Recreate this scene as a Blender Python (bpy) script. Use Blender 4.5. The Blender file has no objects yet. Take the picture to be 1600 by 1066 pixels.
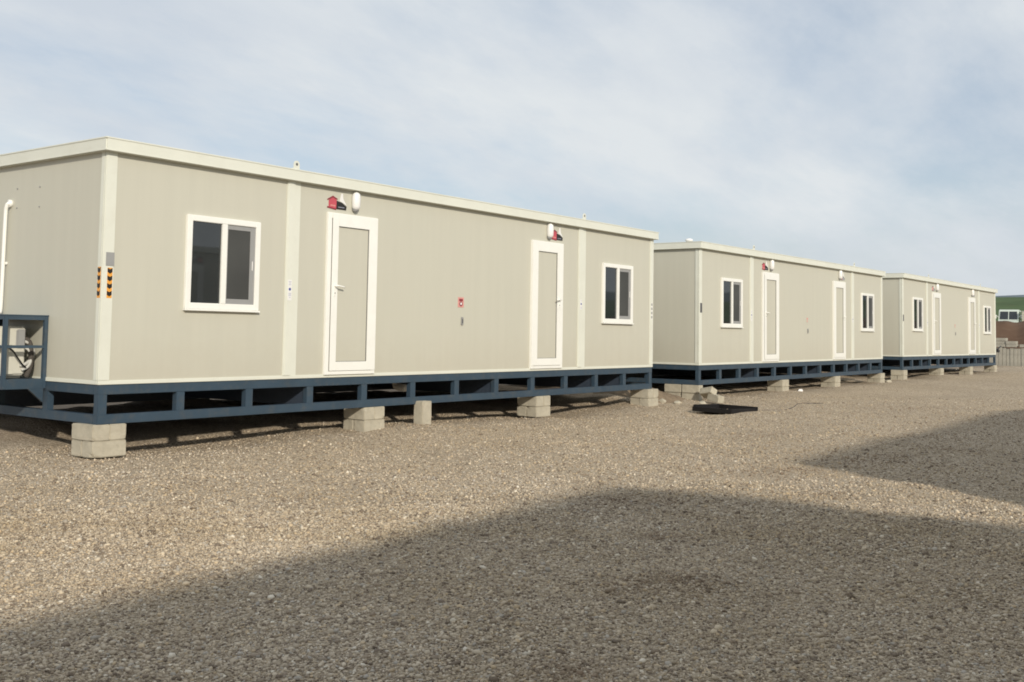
import bpy, bmesh, math, random
import numpy as np
from mathutils import Vector, Matrix
R = math.radians
C = bpy.context.scene.collection
scene = bpy.context.scene
random.seed(7)

# ------------------------------------------------------------------ camera
cam = bpy.data.cameras.new('camera')
camo = bpy.data.objects.new('camera', cam); C.objects.link(camo)
fw = Vector((0.7971879, 0.60067405, 0.06068063)).normalized()
rt = Vector((0.60091785, -0.79914684, 0.01618865)).normalized()
up = rt.cross(fw).normalized(); rt = fw.cross(up).normalized()
CAM = Vector((-6.18859, -9.96784, 1.3524))
camo.matrix_world = Matrix(((rt.x, up.x, -fw.x, CAM.x), (rt.y, up.y, -fw.y, CAM.y), (rt.z, up.z, -fw.z, CAM.z), (0, 0, 0, 1)))
cam.sensor_width = 36; cam.lens = 1652.76 / 1600 * 36
cam.shift_y = -(533 - 419.8) / 1600
cam.clip_start = 0.05; cam.clip_end = 6000
scene.camera = camo

# ------------------------------------------------------------------ sun, sky, exposure
TO_SUN = Vector((-0.498, -0.757, 0.42)).normalized()
ELEV = math.asin(TO_SUN.z)
sl = bpy.data.lights.new('sun', 'SUN'); sl.energy = 2.5; sl.angle = R(2.0); sl.color = (1.0, 0.925, 0.80)
so = bpy.data.objects.new('sun', sl); C.objects.link(so); so.location = (-30, -45, 30)
so.rotation_euler = TO_SUN.to_track_quat('Z', 'Y').to_euler()
w = bpy.data.worlds.new('World'); scene.world = w; w.use_nodes = True
nt = w.node_tree; nt.nodes.clear()
def N(tree, typ, **kw):
    n = tree.nodes.new(typ)
    for k, v in kw.items():
        if k.startswith('i_'): n.inputs[k[2:].replace('_', ' ')].default_value = v
        else: setattr(n, k, v)
    return n
def math_n(tree, op, a, b=None, clamp=False):
    n = tree.nodes.new('ShaderNodeMath'); n.operation = op; n.use_clamp = clamp
    for i, v in enumerate((a, b)):
        if v is None: continue
        if isinstance(v, (int, float)): n.inputs[i].default_value = v
        else: tree.links.new(v, n.inputs[i])
    return n.outputs[0]
def ramp(tree, fac, stops):
    n = tree.nodes.new('ShaderNodeValToRGB'); cr = n.color_ramp
    while len(cr.elements) < len(stops): cr.elements.new(0.5)
    for e, (p, c) in zip(cr.elements, stops):
        e.position = p; e.color = (c, c, c, 1) if isinstance(c, (int, float)) else (*c, 1)
    tree.links.new(fac, n.inputs[0]); return n.outputs[0]
def mix(tree, fac, a, b, blend='MIX'):
    n = tree.nodes.new('ShaderNodeMix'); n.data_type = 'RGBA'; n.blend_type = blend
    for sock, v in ((n.inputs[0], fac), (n.inputs[6], a), (n.inputs[7], b)):
        if isinstance(v, (int, float)): sock.default_value = v
        elif isinstance(v, tuple): sock.default_value = (*v, 1)
        else: tree.links.new(v, sock)
    return n.outputs[2]
sky = N(nt, 'ShaderNodeTexSky', sky_type='NISHITA', sun_disc=False, sun_elevation=ELEV,
        sun_rotation=math.atan2(TO_SUN.x, TO_SUN.y), air_density=1.0, dust_density=1.2, ozone_density=1.5)
tc = N(nt, 'ShaderNodeTexCoord')
sep = N(nt, 'ShaderNodeSeparateXYZ'); nt.links.new(tc.outputs['Generated'], sep.inputs[0])
zz = math_n(nt, 'ADD', math_n(nt, 'MAXIMUM', sep.outputs[2], 0.0), 0.30)
cx = math_n(nt, 'DIVIDE', sep.outputs[0], zz); cy = math_n(nt, 'DIVIDE', sep.outputs[1], zz)
comb = N(nt, 'ShaderNodeCombineXYZ'); nt.links.new(cx, comb.inputs[0]); nt.links.new(cy, comb.inputs[1])
mp = N(nt, 'ShaderNodeMapping'); nt.links.new(comb.outputs[0], mp.inputs[0])
mp.inputs['Rotation'].default_value = (0, 0, R(38)); mp.inputs['Scale'].default_value = (1.0, 1.7, 1); mp.inputs['Location'].default_value = (7.7, -1.2, 0)
n1 = N(nt, 'ShaderNodeTexNoise', i_Scale=1.3, i_Detail=10.0, i_Roughness=0.60, i_Distortion=0.15); nt.links.new(mp.outputs[0], n1.inputs['Vector'])
n2 = N(nt, 'ShaderNodeTexNoise', i_Scale=1.1, i_Detail=7.0, i_Roughness=0.6); nt.links.new(mp.outputs[0], n2.inputs['Vector'])
cover = ramp(nt, n1.outputs[0], [(0.34, 0.30), (0.47, 0.70), (0.60, 1.0)])
tone = ramp(nt, n2.outputs[0], [(0.34, (4.7, 5.15, 5.7)), (0.62, (5.75, 6.05, 6.25))])
skyscaled = mix(nt, 0.35, mix(nt, 1.0, sky.outputs[0], (0.92, 0.86, 0.84), 'MULTIPLY'), (3.7, 4.5, 5.3))
skycol = mix(nt, cover, skyscaled, tone)
hz = ramp(nt, sep.outputs[2], [(0.0, 0.80), (0.05, 0.35), (0.12, 0.0)])
skycol = mix(nt, hz, skycol, (3.95, 4.4, 4.9))
bg = N(nt, 'ShaderNodeBackground', i_Strength=0.10); nt.links.new(skycol, bg.inputs[0])
wo = N(nt, 'ShaderNodeOutputWorld'); nt.links.new(bg.outputs[0], wo.inputs[0])
scene.view_settings.view_transform = 'Standard'; scene.view_settings.look = 'None'
scene.view_settings.gamma = 1; scene.view_settings.use_curve_mapping = False
scene.view_settings.exposure = 0.38
scene.render.engine = 'CYCLES'; scene.cycles.filter_width = 1.8

# ------------------------------------------------------------------ materials
def base_mat(name, rough=0.5, spec=0.4, metal=0.0):
    m = bpy.data.materials.new(name); m.use_nodes = True
    b = m.node_tree.nodes['Principled BSDF']
    b.inputs['Roughness'].default_value = rough; b.inputs['Specular IOR Level'].default_value = spec; b.inputs['Metallic'].default_value = metal
    return m, m.node_tree, b
def mottled(name, col, var=0.06, scale=2.0, rough=0.5, spec=0.4, bump=0.0, bscale=60.0, metal=0.0, stain=None, stain_amt=0.0, stretch=(1, 1, 1)):
    m, t, b = base_mat(name, rough, spec, metal)
    tc = N(t, 'ShaderNodeTexCoord'); mp = N(t, 'ShaderNodeMapping'); t.links.new(tc.outputs['Object'], mp.inputs[0]); mp.inputs['Scale'].default_value = stretch
    n = N(t, 'ShaderNodeTexNoise', i_Scale=scale, i_Detail=6.0, i_Roughness=0.6); t.links.new(mp.outputs[0], n.inputs['Vector'])
    lo = tuple(c * (1 - var) for c in col); hi = tuple(min(1, c * (1 + var)) for c in col)
    c = ramp(t, n.outputs[0], [(0.3, lo), (0.7, hi)])
    if stain:
        n3 = N(t, 'ShaderNodeTexNoise', i_Scale=scale * 2.7, i_Detail=8.0, i_Roughness=0.7); t.links.new(mp.outputs[0], n3.inputs['Vector'])
        c = mix(t, math_n(t, 'MULTIPLY', ramp(t, n3.outputs[0], [(0.5, 0.0), (0.75, 1.0)]), stain_amt), c, stain)
    t.links.new(c, b.inputs['Base Color'])
    if bump:
        nb = N(t, 'ShaderNodeTexNoise', i_Scale=bscale, i_Detail=5.0); t.links.new(tc.outputs['Object'], nb.inputs['Vector'])
        bp = N(t, 'ShaderNodeBump', i_Strength=bump, i_Distance=0.01); t.links.new(nb.outputs[0], bp.inputs['Height']); t.links.new(bp.outputs[0], b.inputs['Normal'])
    return m
def panel_mat(name, col):
    """profiled sandwich-panel sheet: fine upright ribs, panel joints, slight dirt"""
    m, t, b = base_mat(name, 0.48, 0.35)
    tc = N(t, 'ShaderNodeTexCoord'); sp = N(t, 'ShaderNodeSeparateXYZ'); t.links.new(tc.outputs['Object'], sp.inputs[0])
    s = math_n(t, 'ADD', sp.outputs[0], sp.outputs[1])
    rib = math_n(t, 'SINE', math_n(t, 'MULTIPLY', s, 2 * math.pi / 0.10))
    rib = math_n(t, 'POWER', math_n(t, 'ADD', math_n(t, 'MULTIPLY', rib, 0.5), 0.5), 6.0)
    joint = math_n(t, 'LESS_THAN', math_n(t, 'ABSOLUTE', math_n(t, 'SUBTRACT', math_n(t, 'FRACT', math_n(t, 'ADD', s, 0.045)), 0.5)), 0.0035)
    h = math_n(t, 'SUBTRACT', math_n(t, 'MULTIPLY', rib, 0.10), math_n(t, 'MULTIPLY', joint, 0.8))
    wav = N(t, 'ShaderNodeTexNoise', i_Scale=1.1, i_Detail=2.0); t.links.new(tc.outputs['Object'], wav.inputs['Vector'])
    h = math_n(t, 'ADD', h, math_n(t, 'MULTIPLY', wav.outputs[0], 2.2))
    bp = N(t, 'ShaderNodeBump', i_Strength=0.20, i_Distance=0.006); t.links.new(h, bp.inputs['Height']); t.links.new(bp.outputs[0], b.inputs['Normal'])
    mp = N(t, 'ShaderNodeMapping'); t.links.new(tc.outputs['Object'], mp.inputs[0]); mp.inputs['Scale'].default_value = (6, 6, 0.35)
    n = N(t, 'ShaderNodeTexNoise', i_Scale=1.2, i_Detail=6.0, i_Roughness=0.6); t.links.new(mp.outputs[0], n.inputs['Vector'])
    n2 = N(t, 'ShaderNodeTexNoise', i_Scale=0.7, i_Detail=3.0); t.links.new(tc.outputs['Object'], n2.inputs['Vector'])
    c = ramp(t, n.outputs[0], [(0.3, tuple(x * 0.972 for x in col)), (0.7, tuple(x * 1.02 for x in col))])
    c = mix(t, math_n(t, 'MULTIPLY', n2.outputs[0], 0.45), c, (col[0] * 0.94, col[1] * 0.99, col[2] * 1.0))
    # splashed dust along the foot of the wall, with an uneven upper edge
    n3 = N(t, 'ShaderNodeTexNoise', i_Scale=5.0, i_Detail=7.0, i_Roughness=0.65); t.links.new(tc.outputs['Object'], n3.inputs['Vector'])
    d = math_n(t, 'SUBTRACT', math_n(t, 'ADD', 0.62, math_n(t, 'MULTIPLY', n3.outputs[0], 0.75)), sp.outputs[2], True)
    c = mix(t, math_n(t, 'MULTIPLY', d, 0.30, True), c, (0.40, 0.34, 0.25))
    t.links.new(c, b.inputs['Base Color'])
    return m
WALL = (0.548, 0.527, 0.442)
M = dict(
    wall=panel_mat('beige_panel', WALL),
    trim=mottled('cream_trim', (0.695, 0.70, 0.615), 0.03, 1.5, 0.45, 0.35, stain=(0.42, 0.38, 0.28), stain_amt=0.12),
    roofing=mottled('roof_sheet', (0.55, 0.55, 0.48), 0.05, 2.0, 0.5),
    white=mottled('white_plastic', (0.84, 0.835, 0.785), 0.02, 3.0, 0.32, 0.45, stain=(0.5, 0.46, 0.36), stain_amt=0.10),
    lampglass=mottled('opal_glass', (0.82, 0.81, 0.79), 0.01, 3.0, 0.18, 0.5),
    grey=mottled('grey_plastic', (0.30, 0.30, 0.295), 0.04, 5.0, 0.5),
    darkgrey=mottled('dark_grey', (0.10, 0.10, 0.105), 0.08, 5.0, 0.55),
    steel=mottled('blue_grey_steel', (0.041, 0.068, 0.097), 0.10, 3.0, 0.45, 0.4, bump=0.08, bscale=30, stain=(0.13, 0.115, 0.09), stain_amt=0.38),
    darksteel=mottled('dark_steel', (0.045, 0.06, 0.085), 0.10, 3.0, 0.5, 0.4),
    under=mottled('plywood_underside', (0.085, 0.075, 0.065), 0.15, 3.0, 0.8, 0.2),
    concrete=mottled('grey_concrete', (0.47, 0.43, 0.34), 0.10, 7.0, 0.92, 0.15, bump=0.5, bscale=120, stain=(0.27, 0.24, 0.19), stain_amt=0.35),
    slab=mottled('old_concrete', (0.37, 0.35, 0.295), 0.13, 4.0, 0.92, 0.15, bump=0.4, bscale=60, stain=(0.15, 0.14, 0.12), stain_amt=0.5),
    black=mottled('black_plastic', (0.012, 0.011, 0.012), 0.2, 8.0, 0.45, 0.4),
    orange=mottled('orange_vinyl', (0.80, 0.36, 0.06), 0.05, 8.0, 0.4),
    ink=mottled('black_vinyl', (0.022, 0.020, 0.018), 0.1, 8.0, 0.45),
    paper=mottled('white_label', (0.78, 0.77, 0.75), 0.02, 8.0, 0.5),
    blue=mottled('blue_ink', (0.07, 0.09, 0.30), 0.05, 8.0, 0.5),
    lightink=mottled('faded_ink', (0.42, 0.43, 0.52), 0.05, 8.0, 0.5),
    red=mottled('red_vinyl', (0.52, 0.085, 0.11), 0.05, 8.0, 0.4),
    darkred=mottled('dark_red_vinyl', (0.24, 0.035, 0.045), 0.05, 8.0, 0.4),
    pink=mottled('faded_red', (0.66, 0.30, 0.27), 0.06, 30.0, 0.5),
    ac=mottled('ac_casing', (0.60, 0.58, 0.50), 0.04, 3.0, 0.45, 0.4),
    rubber=mottled('pipe_wrap', (0.52, 0.51, 0.47), 0.06, 30.0, 0.7),
)
def glass_mat(name, col, rough, ior):
    m, t, b = base_mat(name, rough, 0.5)
    b.inputs['IOR'].default_value = ior
    tc = N(t, 'ShaderNodeTexCoord')
    n = N(t, 'ShaderNodeTexNoise', i_Scale=1.4, i_Detail=2.0); t.links.new(tc.outputs['Object'], n.inputs['Vector'])
    bp = N(t, 'ShaderNodeBump', i_Strength=0.05, i_Distance=0.01); t.links.new(n.outputs[0], bp.inputs['Height']); t.links.new(bp.outputs[0], b.inputs['Normal'])
    t.links.new(ramp(t, n.outputs[0], [(0.3, tuple(c * 0.8 for c in col)), (0.7, tuple(c * 1.2 for c in col))]), b.inputs['Base Color'])
    return m
M['glass'] = glass_mat('dark_glass', (0.020, 0.023, 0.024), 0.03, 1.75)
M['mesh'] = glass_mat('insect_mesh', (0.058, 0.059, 0.056), 0.55, 1.4)

# ------------------------------------------------------------------ mesh helpers
def link(name, me, parent=None):
    o = bpy.data.objects.new(name, me); C.objects.link(o)
    if parent: o.parent = parent
    return o
class MB:
    def __init__(s): s.bm = bmesh.new(); s.mi = 0
    def box(s, x0, x1, y0, y1, z0, z1, bev=0.0, mat=None, mtx=None):
        r = bmesh.ops.create_cube(s.bm, size=1.0); vs = r['verts']
        for v in vs: v.co = Vector((x0 + (v.co.x + .5) * (x1 - x0), y0 + (v.co.y + .5) * (y1 - y0), z0 + (v.co.z + .5) * (z1 - z0)))
        fs = list({f for v in vs for f in v.link_faces})
        for f in fs: f.material_index = s.mi
        if bev:
            es = list({e for v in vs for e in v.link_edges})
            g = bmesh.ops.bevel(s.bm, geom=es, offset=bev, segments=2, affect='EDGES', clamp_overlap=True)
            for f in g['faces']: f.material_index = s.mi
            vs = list({v for f in g['faces'] for v in f.verts} | {v for v in vs if v.is_valid})
        if mtx:
            for v in vs: v.co = mtx @ v.co
        return s
    def poly(s, pts, ext):
        """flat outline extruded by vector ext"""
        a = [s.bm.verts.new(p) for p in pts]; b = [s.bm.verts.new(Vector(p) + Vector(ext)) for p in pts]
        fs = [s.bm.faces.new(a), s.bm.faces.new(b[::-1])]
        for i in range(len(a)):
            j = (i + 1) % len(a); fs.append(s.bm.faces.new((a[j], a[i], b[i], b[j])))
        for f in fs: f.material_index = s.mi
        return s
    def tube(s, pts, r, seg=10):
        pts = [Vector(p) for p in pts]; rings = []
        for i, p in enumerate(pts):
            d = (pts[min(i + 1, len(pts) - 1)] - pts[max(i - 1, 0)]).normalized()
            a = d.orthogonal().normalized() if not rings else (prev - d * prev.dot(d)).normalized()
            prev = a; b = d.cross(a)
            rings.append([s.bm.verts.new(p + (a * math.cos(k * 2 * math.pi / seg) + b * math.sin(k * 2 * math.pi / seg)) * r) for k in range(seg)])
        fs = []
        for u, v in zip(rings, rings[1:]):
            for k in range(seg): fs.append(s.bm.faces.new((u[k], u[(k + 1) % seg], v[(k + 1) % seg], v[k])))
        fs.append(s.bm.faces.new(rings[0][::-1])); fs.append(s.bm.faces.new(rings[-1]))
        for f in fs: f.material_index = s.mi; f.smooth = True
        return s
    def ball(s, c, rad, seg=16, rings=10, dz=0.0):
        r = bmesh.ops.create_uvsphere(s.bm, u_segments=seg, v_segments=rings, radius=1.0)
        for v in r['verts']: v.co = Vector((c[0] + v.co.x * rad[0], c[1] + v.co.y * rad[1], c[2] + v.co.z * rad[2] + (dz if v.co.z > .05 else -dz if v.co.z < -.05 else 0)))
        for f in {f for v in r['verts'] for f in v.link_faces}: f.material_index = s.mi; f.smooth = True
        return s
    def build(s, name, mats, parent=None):
        bmesh.ops.recalc_face_normals(s.bm, faces=s.bm.faces)
        me = bpy.data.meshes.new(name); s.bm.to_mesh(me); s.bm.free()
        for m in (mats if isinstance(mats, (list, tuple)) else [mats]): me.materials.append(m)
        return link(name, me, parent)
def tag(o, label=None, cat=None, group=None, kind=None):
    for k, v in (('label', label), ('category', cat), ('group', group), ('kind', kind)):
        if v: o[k] = v
    return o
def smooth(pts, n=8):
    """Catmull-Rom through points"""
    p = [Vector(q) for q in pts]; p = [p[0] * 2 - p[1]] + p + [p[-1] * 2 - p[-2]]; out = []
    for i in range(1, len(p) - 2):
        for k in range(n):
            t = k / n
            out.append(0.5 * ((2 * p[i]) + (-p[i - 1] + p[i + 1]) * t + (2 * p[i - 1] - 5 * p[i] + 4 * p[i + 1] - p[i + 2]) * t * t + (-p[i - 1] + 3 * p[i] - 3 * p[i + 1] + p[i + 2]) * t ** 3))
    out.append(p[-2]); return out

# ------------------------------------------------------------------ ground
def sstep(a, b, x):
    t = np.clip((x - a) / (b - a), 0, 1); return t * t * (3 - 2 * t)
rng = np.random.default_rng(3)
_waves = [(rng.uniform(-1, 1) * f, rng.uniform(-1, 1) * f, rng.uniform(0, 6.28), a) for f, a in
          [(0.5, .012), (0.8, .011), (1.2, .010), (1.8, .008), (2.6, .007), (3.5, .006), (5, .005), (7, .004)] for _ in range(3)]
def ground_z(x, y):
    x = np.asarray(x, float); y = np.asarray(y, float)
    z = 0.055 * sstep(12, 15.5, x) + 0.075 * sstep(24, 29, x)
    r = np.hypot(x - 4, y + 4)
    for a, b, p, amp in _waves: z = z + amp * np.sin(a * x + b * y + p) * (1 - sstep(30, 70, r))
    # spoil left under the cabins, behind the front beam
    hump = sstep(1.5, 2.4, y) * (1 - sstep(4.5, 6.0, y)) * (1 - sstep(38, 42, x))
    z = z + hump * (0.05 + 0.05 * np.sin(1.7 * x + 1.0) + 0.05 * np.sin(4.3 * x + 2 * y) + 0.035 * np.sin(11 * x + 3.0 * y))
    z = z + 0.065 * sstep(.45, 1.35, y) * (1 - sstep(4.5, 6.0, y)) * (1 - sstep(38, 42, x)) * sstep(-3, -.5, x)  # added rise, shaped so the sunlit strip behind the front beam shows wider
    # gravel pushed up at the mouth of the gap between the first and second cabin
    for cx_, cy_, s_, h_ in ((12.6, 1.1, 0.55, 0.13), (13.2, 0.4, 0.35, 0.07), (11.75, 0.85, .4, .10), (10.9, -2.2, .3, .025), (1.3, -5.4, .3, .03), (4.1, -5.6, .35, .04), (-.9, -7.2, .25, .03), (.15, .1, .42, .032), (4.0, .1, .4, .03), (7.95, .1, .4, .03), (11.4, .0, .4, .03), (4.85, -.1, .22, .03), (18.1, .1, .45, .03), (21.5, .1, .45, .03), (25.1, .05, .45, .03), (27.2, .05, .5, .03), (31.1, .05, .5, .03), (34.8, .0, .5, .03), (38.3, -.1, .5, .03)):
        z = z + h_ * np.exp(-((x - cx_) ** 2 + (y - cy_) ** 2) / (2 * s_ * s_))
    return z
def axis(lo, hi, step, far):
    a = list(np.arange(lo, hi + 1e-6, step)); s = step; v = hi
    while v < far: s *= 1.22; v += s; a.append(v)
    s = step; v = lo; pre = []
    while v > -far: s *= 1.22; v -= s; pre.append(v)
    return np.array(pre[::-1] + a)
def grid_mesh(name, X, Y, Z, mat):
    nx, ny = X.shape
    co = np.stack([X, Y, Z], -1).reshape(-1, 3)
    idx = np.arange(nx * ny).reshape(nx, ny)
    q = np.stack([idx[:-1, :-1], idx[1:, :-1], idx[1:, 1:], idx[:-1, 1:]], -1).reshape(-1, 4)
    me = bpy.data.meshes.new(name); me.from_pydata(co.tolist(), [], q.tolist()); me.update()
    me.polygons.foreach_set('use_smooth', np.ones(len(q), bool)); me.materials.append(mat)
    return link(name, me)
def gravel_ground():
    m, t, b = base_mat('gravel_ground', 0.95, 0.12)
    tc = N(t, 'ShaderNodeTexCoord')
    def vor(scale, feature='F1'):
        v = N(t, 'ShaderNodeTexVoronoi', feature=feature, i_Scale=scale); t.links.new(tc.outputs['Object'], v.inputs['Vector']); return v
    v1 = vor(95.0); v2 = vor(46.0)
    def pal(v):
        s = N(t, 'ShaderNodeSeparateColor'); t.links.new(v.outputs['Color'], s.inputs[0])
        return ramp(t, s.outputs[0], [(0.0, (0.121, 0.099, 0.078)), (0.22, (0.270, 0.227, 0.177)), (0.5, (0.412, 0.355, 0.277)), (0.78, (0.525, 0.461, 0.355)), (0.93, (0.625, 0.568, 0.469)), (1.0, (0.850, 0.809, 0.710))]), s.outputs[1]
    c1, r1 = pal(v1); c2, r2 = pal(v2)
    big = math_n(t, 'GREATER_THAN', r2, 0.62)
    col = mix(t, 0.12, mix(t, big, c1, c2), (0.41, 0.355, 0.275)); col = mix(t, 1.0, col, (1.10, 1.03, 0.962), 'MULTIPLY')
    n = N(t, 'ShaderNodeTexNoise', i_Scale=0.45, i_Detail=7.0, i_Roughness=0.6); t.links.new(tc.outputs['Object'], n.inputs['Vector'])
    col = mix(t, ramp(t, n.outputs[0], [(0.35, 0.0), (0.7, 0.40)]), col, (0.341, 0.277, 0.199))
    n4 = N(t, 'ShaderNodeTexNoise', i_Scale=1.9, i_Detail=6.0, i_Roughness=0.65); t.links.new(tc.outputs['Object'], n4.inputs['Vector'])
    col = mix(t, ramp(t, n4.outputs[0], [(0.60, 0.0), (0.74, 0.55)]), col, (0.220, 0.163, 0.111))
    # dull earth away from the gravelled yard and under the cabins
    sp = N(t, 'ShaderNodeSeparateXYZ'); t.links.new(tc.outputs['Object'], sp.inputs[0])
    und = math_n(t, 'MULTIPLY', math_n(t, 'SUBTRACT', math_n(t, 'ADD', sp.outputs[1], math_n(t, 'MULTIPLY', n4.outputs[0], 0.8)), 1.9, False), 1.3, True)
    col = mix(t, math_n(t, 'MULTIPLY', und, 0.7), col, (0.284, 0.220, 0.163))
    t.links.new(col, b.inputs['Base Color'])
    h1 = math_n(t, 'SUBTRACT', 1.0, v1.outputs['Distance']); h2 = math_n(t, 'SUBTRACT', 1.0, v2.outputs['Distance'])
    h = math_n(t, 'ADD', h1, math_n(t, 'MULTIPLY', math_n(t, 'MULTIPLY', big, h2), 1.6))
    n5 = N(t, 'ShaderNodeTexNoise', i_Scale=9.0, i_Detail=5.0); t.links.new(tc.outputs['Object'], n5.inputs['Vector'])
    h = math_n(t, 'ADD', h, math_n(t, 'MULTIPLY', n5.outputs[0], 1.5))
    bp = N(t, 'ShaderNodeBump', i_Strength=0.75, i_Distance=0.012); t.links.new(h, bp.inputs['Height']); t.links.new(bp.outputs[0], b.inputs['Normal'])
    return m
ax_ = axis(-9, 28, 0.14, 2600); ay_ = axis(-14, 7, 0.14, 2600)
X, Y = np.meshgrid(ax_, ay_, indexing='ij')
ground = grid_mesh('ground', X, Y, ground_z(X, Y), gravel_ground()); tag(ground, kind='structure')

# loose crushed stone lying on the ground (nobody could count it)
def stone_field(n_near, n_far):
    g = (1 + 5 ** .5) / 2
    iv = np.array([(-1, g, 0), (1, g, 0), (-1, -g, 0), (1, -g, 0), (0, -1, g), (0, 1, g), (0, -1, -g), (0, 1, -g), (g, 0, -1), (g, 0, 1), (-g, 0, -1), (-g, 0, 1)]) / 1.9
    it = np.array([(0, 11, 5), (0, 5, 1), (0, 1, 7), (0, 7, 10), (0, 10, 11), (1, 5, 9), (5, 11, 4), (11, 10, 2), (10, 7, 6), (7, 1, 8), (3, 9, 4), (3, 4, 2), (3, 2, 6), (3, 6, 8), (3, 8, 9), (4, 9, 5), (2, 4, 11), (6, 2, 10), (8, 6, 7), (9, 8, 1)])
    ov = np.array([(1, 0, 0), (-1, 0, 0), (0, 1, 0), (0, -1, 0), (0, 0, 1), (0, 0, -1)], float)
    ot = np.array([(0, 2, 4), (2, 1, 4), (1, 3, 4), (3, 0, 4), (2, 0, 5), (1, 2, 5), (3, 1, 5), (0, 3, 5)])
    CO, TR, CL = [], [], []; base = 0
    for bv, bt, n, near in ((iv, it, n_near, True), (ov, ot, n_far, False)):
        cxs, cys = CAM.x, CAM.y
        P = np.zeros((0, 2))
        while len(P) < n:
            u = rng.random(n)
            rad = (3.2 + (8.5 - 3.2) * u) if near else (7.0 * (26 / 7.0) ** u)
            ang = np.arctan2(fw.y, fw.x) + rng.uniform(-0.62, 0.62, n)
            p = np.stack([cxs + rad * np.cos(ang), cys + rad * np.sin(ang)], -1)
            p = p[(p[:, 1] < 1.0)]
            P = np.concatenate([P, p])
        P = P[:n]
        s = np.exp(rng.normal(math.log(0.0049 if near else 0.0072), 0.40, n)); s = np.clip(s, 0.003, 0.026)
        big = rng.random(n) < 0.0025; s[big] = rng.uniform(0.012, 0.021, big.sum())
        sc = s[:, None] * np.stack([rng.uniform(.8, 1.5, n), rng.uniform(.75, 1.15, n), rng.uniform(.5, .85, n)], -1)
        v = bv[None] * (1 + rng.uniform(-.28, .28, (n, len(bv), 1))) * sc[:, None]
        a = rng.uniform(0, 6.283, n); tl = rng.normal(0, .3, n)
        x = v[..., 0] * np.cos(tl)[:, None] + v[..., 2] * np.sin(tl)[:, None]; z = -v[..., 0] * np.sin(tl)[:, None] + v[..., 2] * np.cos(tl)[:, None]
        X_ = x * np.cos(a)[:, None] - v[..., 1] * np.sin(a)[:, None]; Y_ = x * np.sin(a)[:, None] + v[..., 1] * np.cos(a)[:, None]
        gz = ground_z(P[:, 0], P[:, 1]) + s * 0.28
        CO.append(np.stack([X_ + P[:, :1], Y_ + P[:, 1:], z + gz[:, None]], -1).reshape(-1, 3))
        TR.append((bt[None] + (np.arange(n) * len(bv))[:, None, None] + base).reshape(-1, 3)); base += n * len(bv)
        k = rng.random(n)
        tones = np.array([(0.142, 0.116, 0.092), (0.270, 0.227, 0.177), (0.383, 0.334, 0.256), (0.469, 0.412, 0.320), (0.554, 0.497, 0.391), (0.383, 0.369, 0.334), (0.497, 0.412, 0.284), (0.66, 0.63, 0.54)])
        pr = np.array([.12, .17, .22, .19, .13, .07, .06, .04]); pick = np.searchsorted(np.cumsum(pr), k * 0.9999)
        c = tones[pick] * rng.uniform(.85, 1.15, (n, 1))
        pt = sum(np.sin(fx * P[:, 0] + fy * P[:, 1] + ph) for fx, fy, ph in ((.9, .4, 1), (-.5, 1.3, 2), (1.9, -1.1, .4), (2.7, 2.2, 5), (-4.1, 3.0, 3), (6, 4.7, 1.2))) / 3.2
        c = c * (1 + pt[:, None] * np.array([.08, .10, .14]))
        for qx, qy, qs in ((4.1, -5.55, .30), (4.6, -5.75, .22), (1.25, -5.4, .22), (1.6, -5.7, .16), (-.9, -7.2, .17), (-1.2, -7.05, .12), (.25, -6.4, .13), (5.9, -5.9, .4), (7.6, -6.4, .35), (-2.6, -7.6, .14), (2.9, -6.6, .14), (9.6, -5.9, .6), (12.5, -6.1, .8), (8.1, -3.6, .4), (14.5, -3.9, .7)):
            g_ = np.exp(-((P[:, 0] - qx) ** 2 + (P[:, 1] - qy) ** 2 * 1.6) / (2 * qs * qs))[:, None] * np.where(rng.random((n, 1)) < .6, .75, .1)
            c = c * (1 - g_) + g_ * np.array([.155, .110, .075]) * rng.uniform(.7, 1.4, (n, 1))
        c = np.clip(.17 * c.mean(0) + .83 * c, 0, .72) * np.array([1.10, 1.03, .962])
        CL.append(np.repeat(np.concatenate([c, np.ones((n, 1))], 1), len(bv), 0))
    CO = np.concatenate(CO); TR = np.concatenate(TR); CL = np.concatenate(CL)
    me = bpy.data.meshes.new('gravel')
    me.vertices.add(len(CO)); me.vertices.foreach_set('co', CO.ravel())
    me.loops.add(TR.size); me.loops.foreach_set('vertex_index', TR.ravel().astype(np.int32))
    me.polygons.add(len(TR)); me.polygons.foreach_set('loop_start', np.arange(0, TR.size, 3, dtype=np.int32))
    me.update(calc_edges=True)
    at = me.color_attributes.new('stone', 'FLOAT_COLOR', 'POINT'); at.data.foreach_set('color', CL.ravel())
    m, t, b = base_mat('crushed_stone', 0.9, 0.15)
    a = N(t, 'ShaderNodeAttribute', attribute_name='stone'); t.links.new(a.outputs['Color'], b.inputs['Base Color'])
    me.materials.append(m)
    return link('gravel', me)
tag(stone_field(210000, 150000), 'loose beige and grey crushed gravel covering the yard', 'gravel', kind='stuff')

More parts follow.
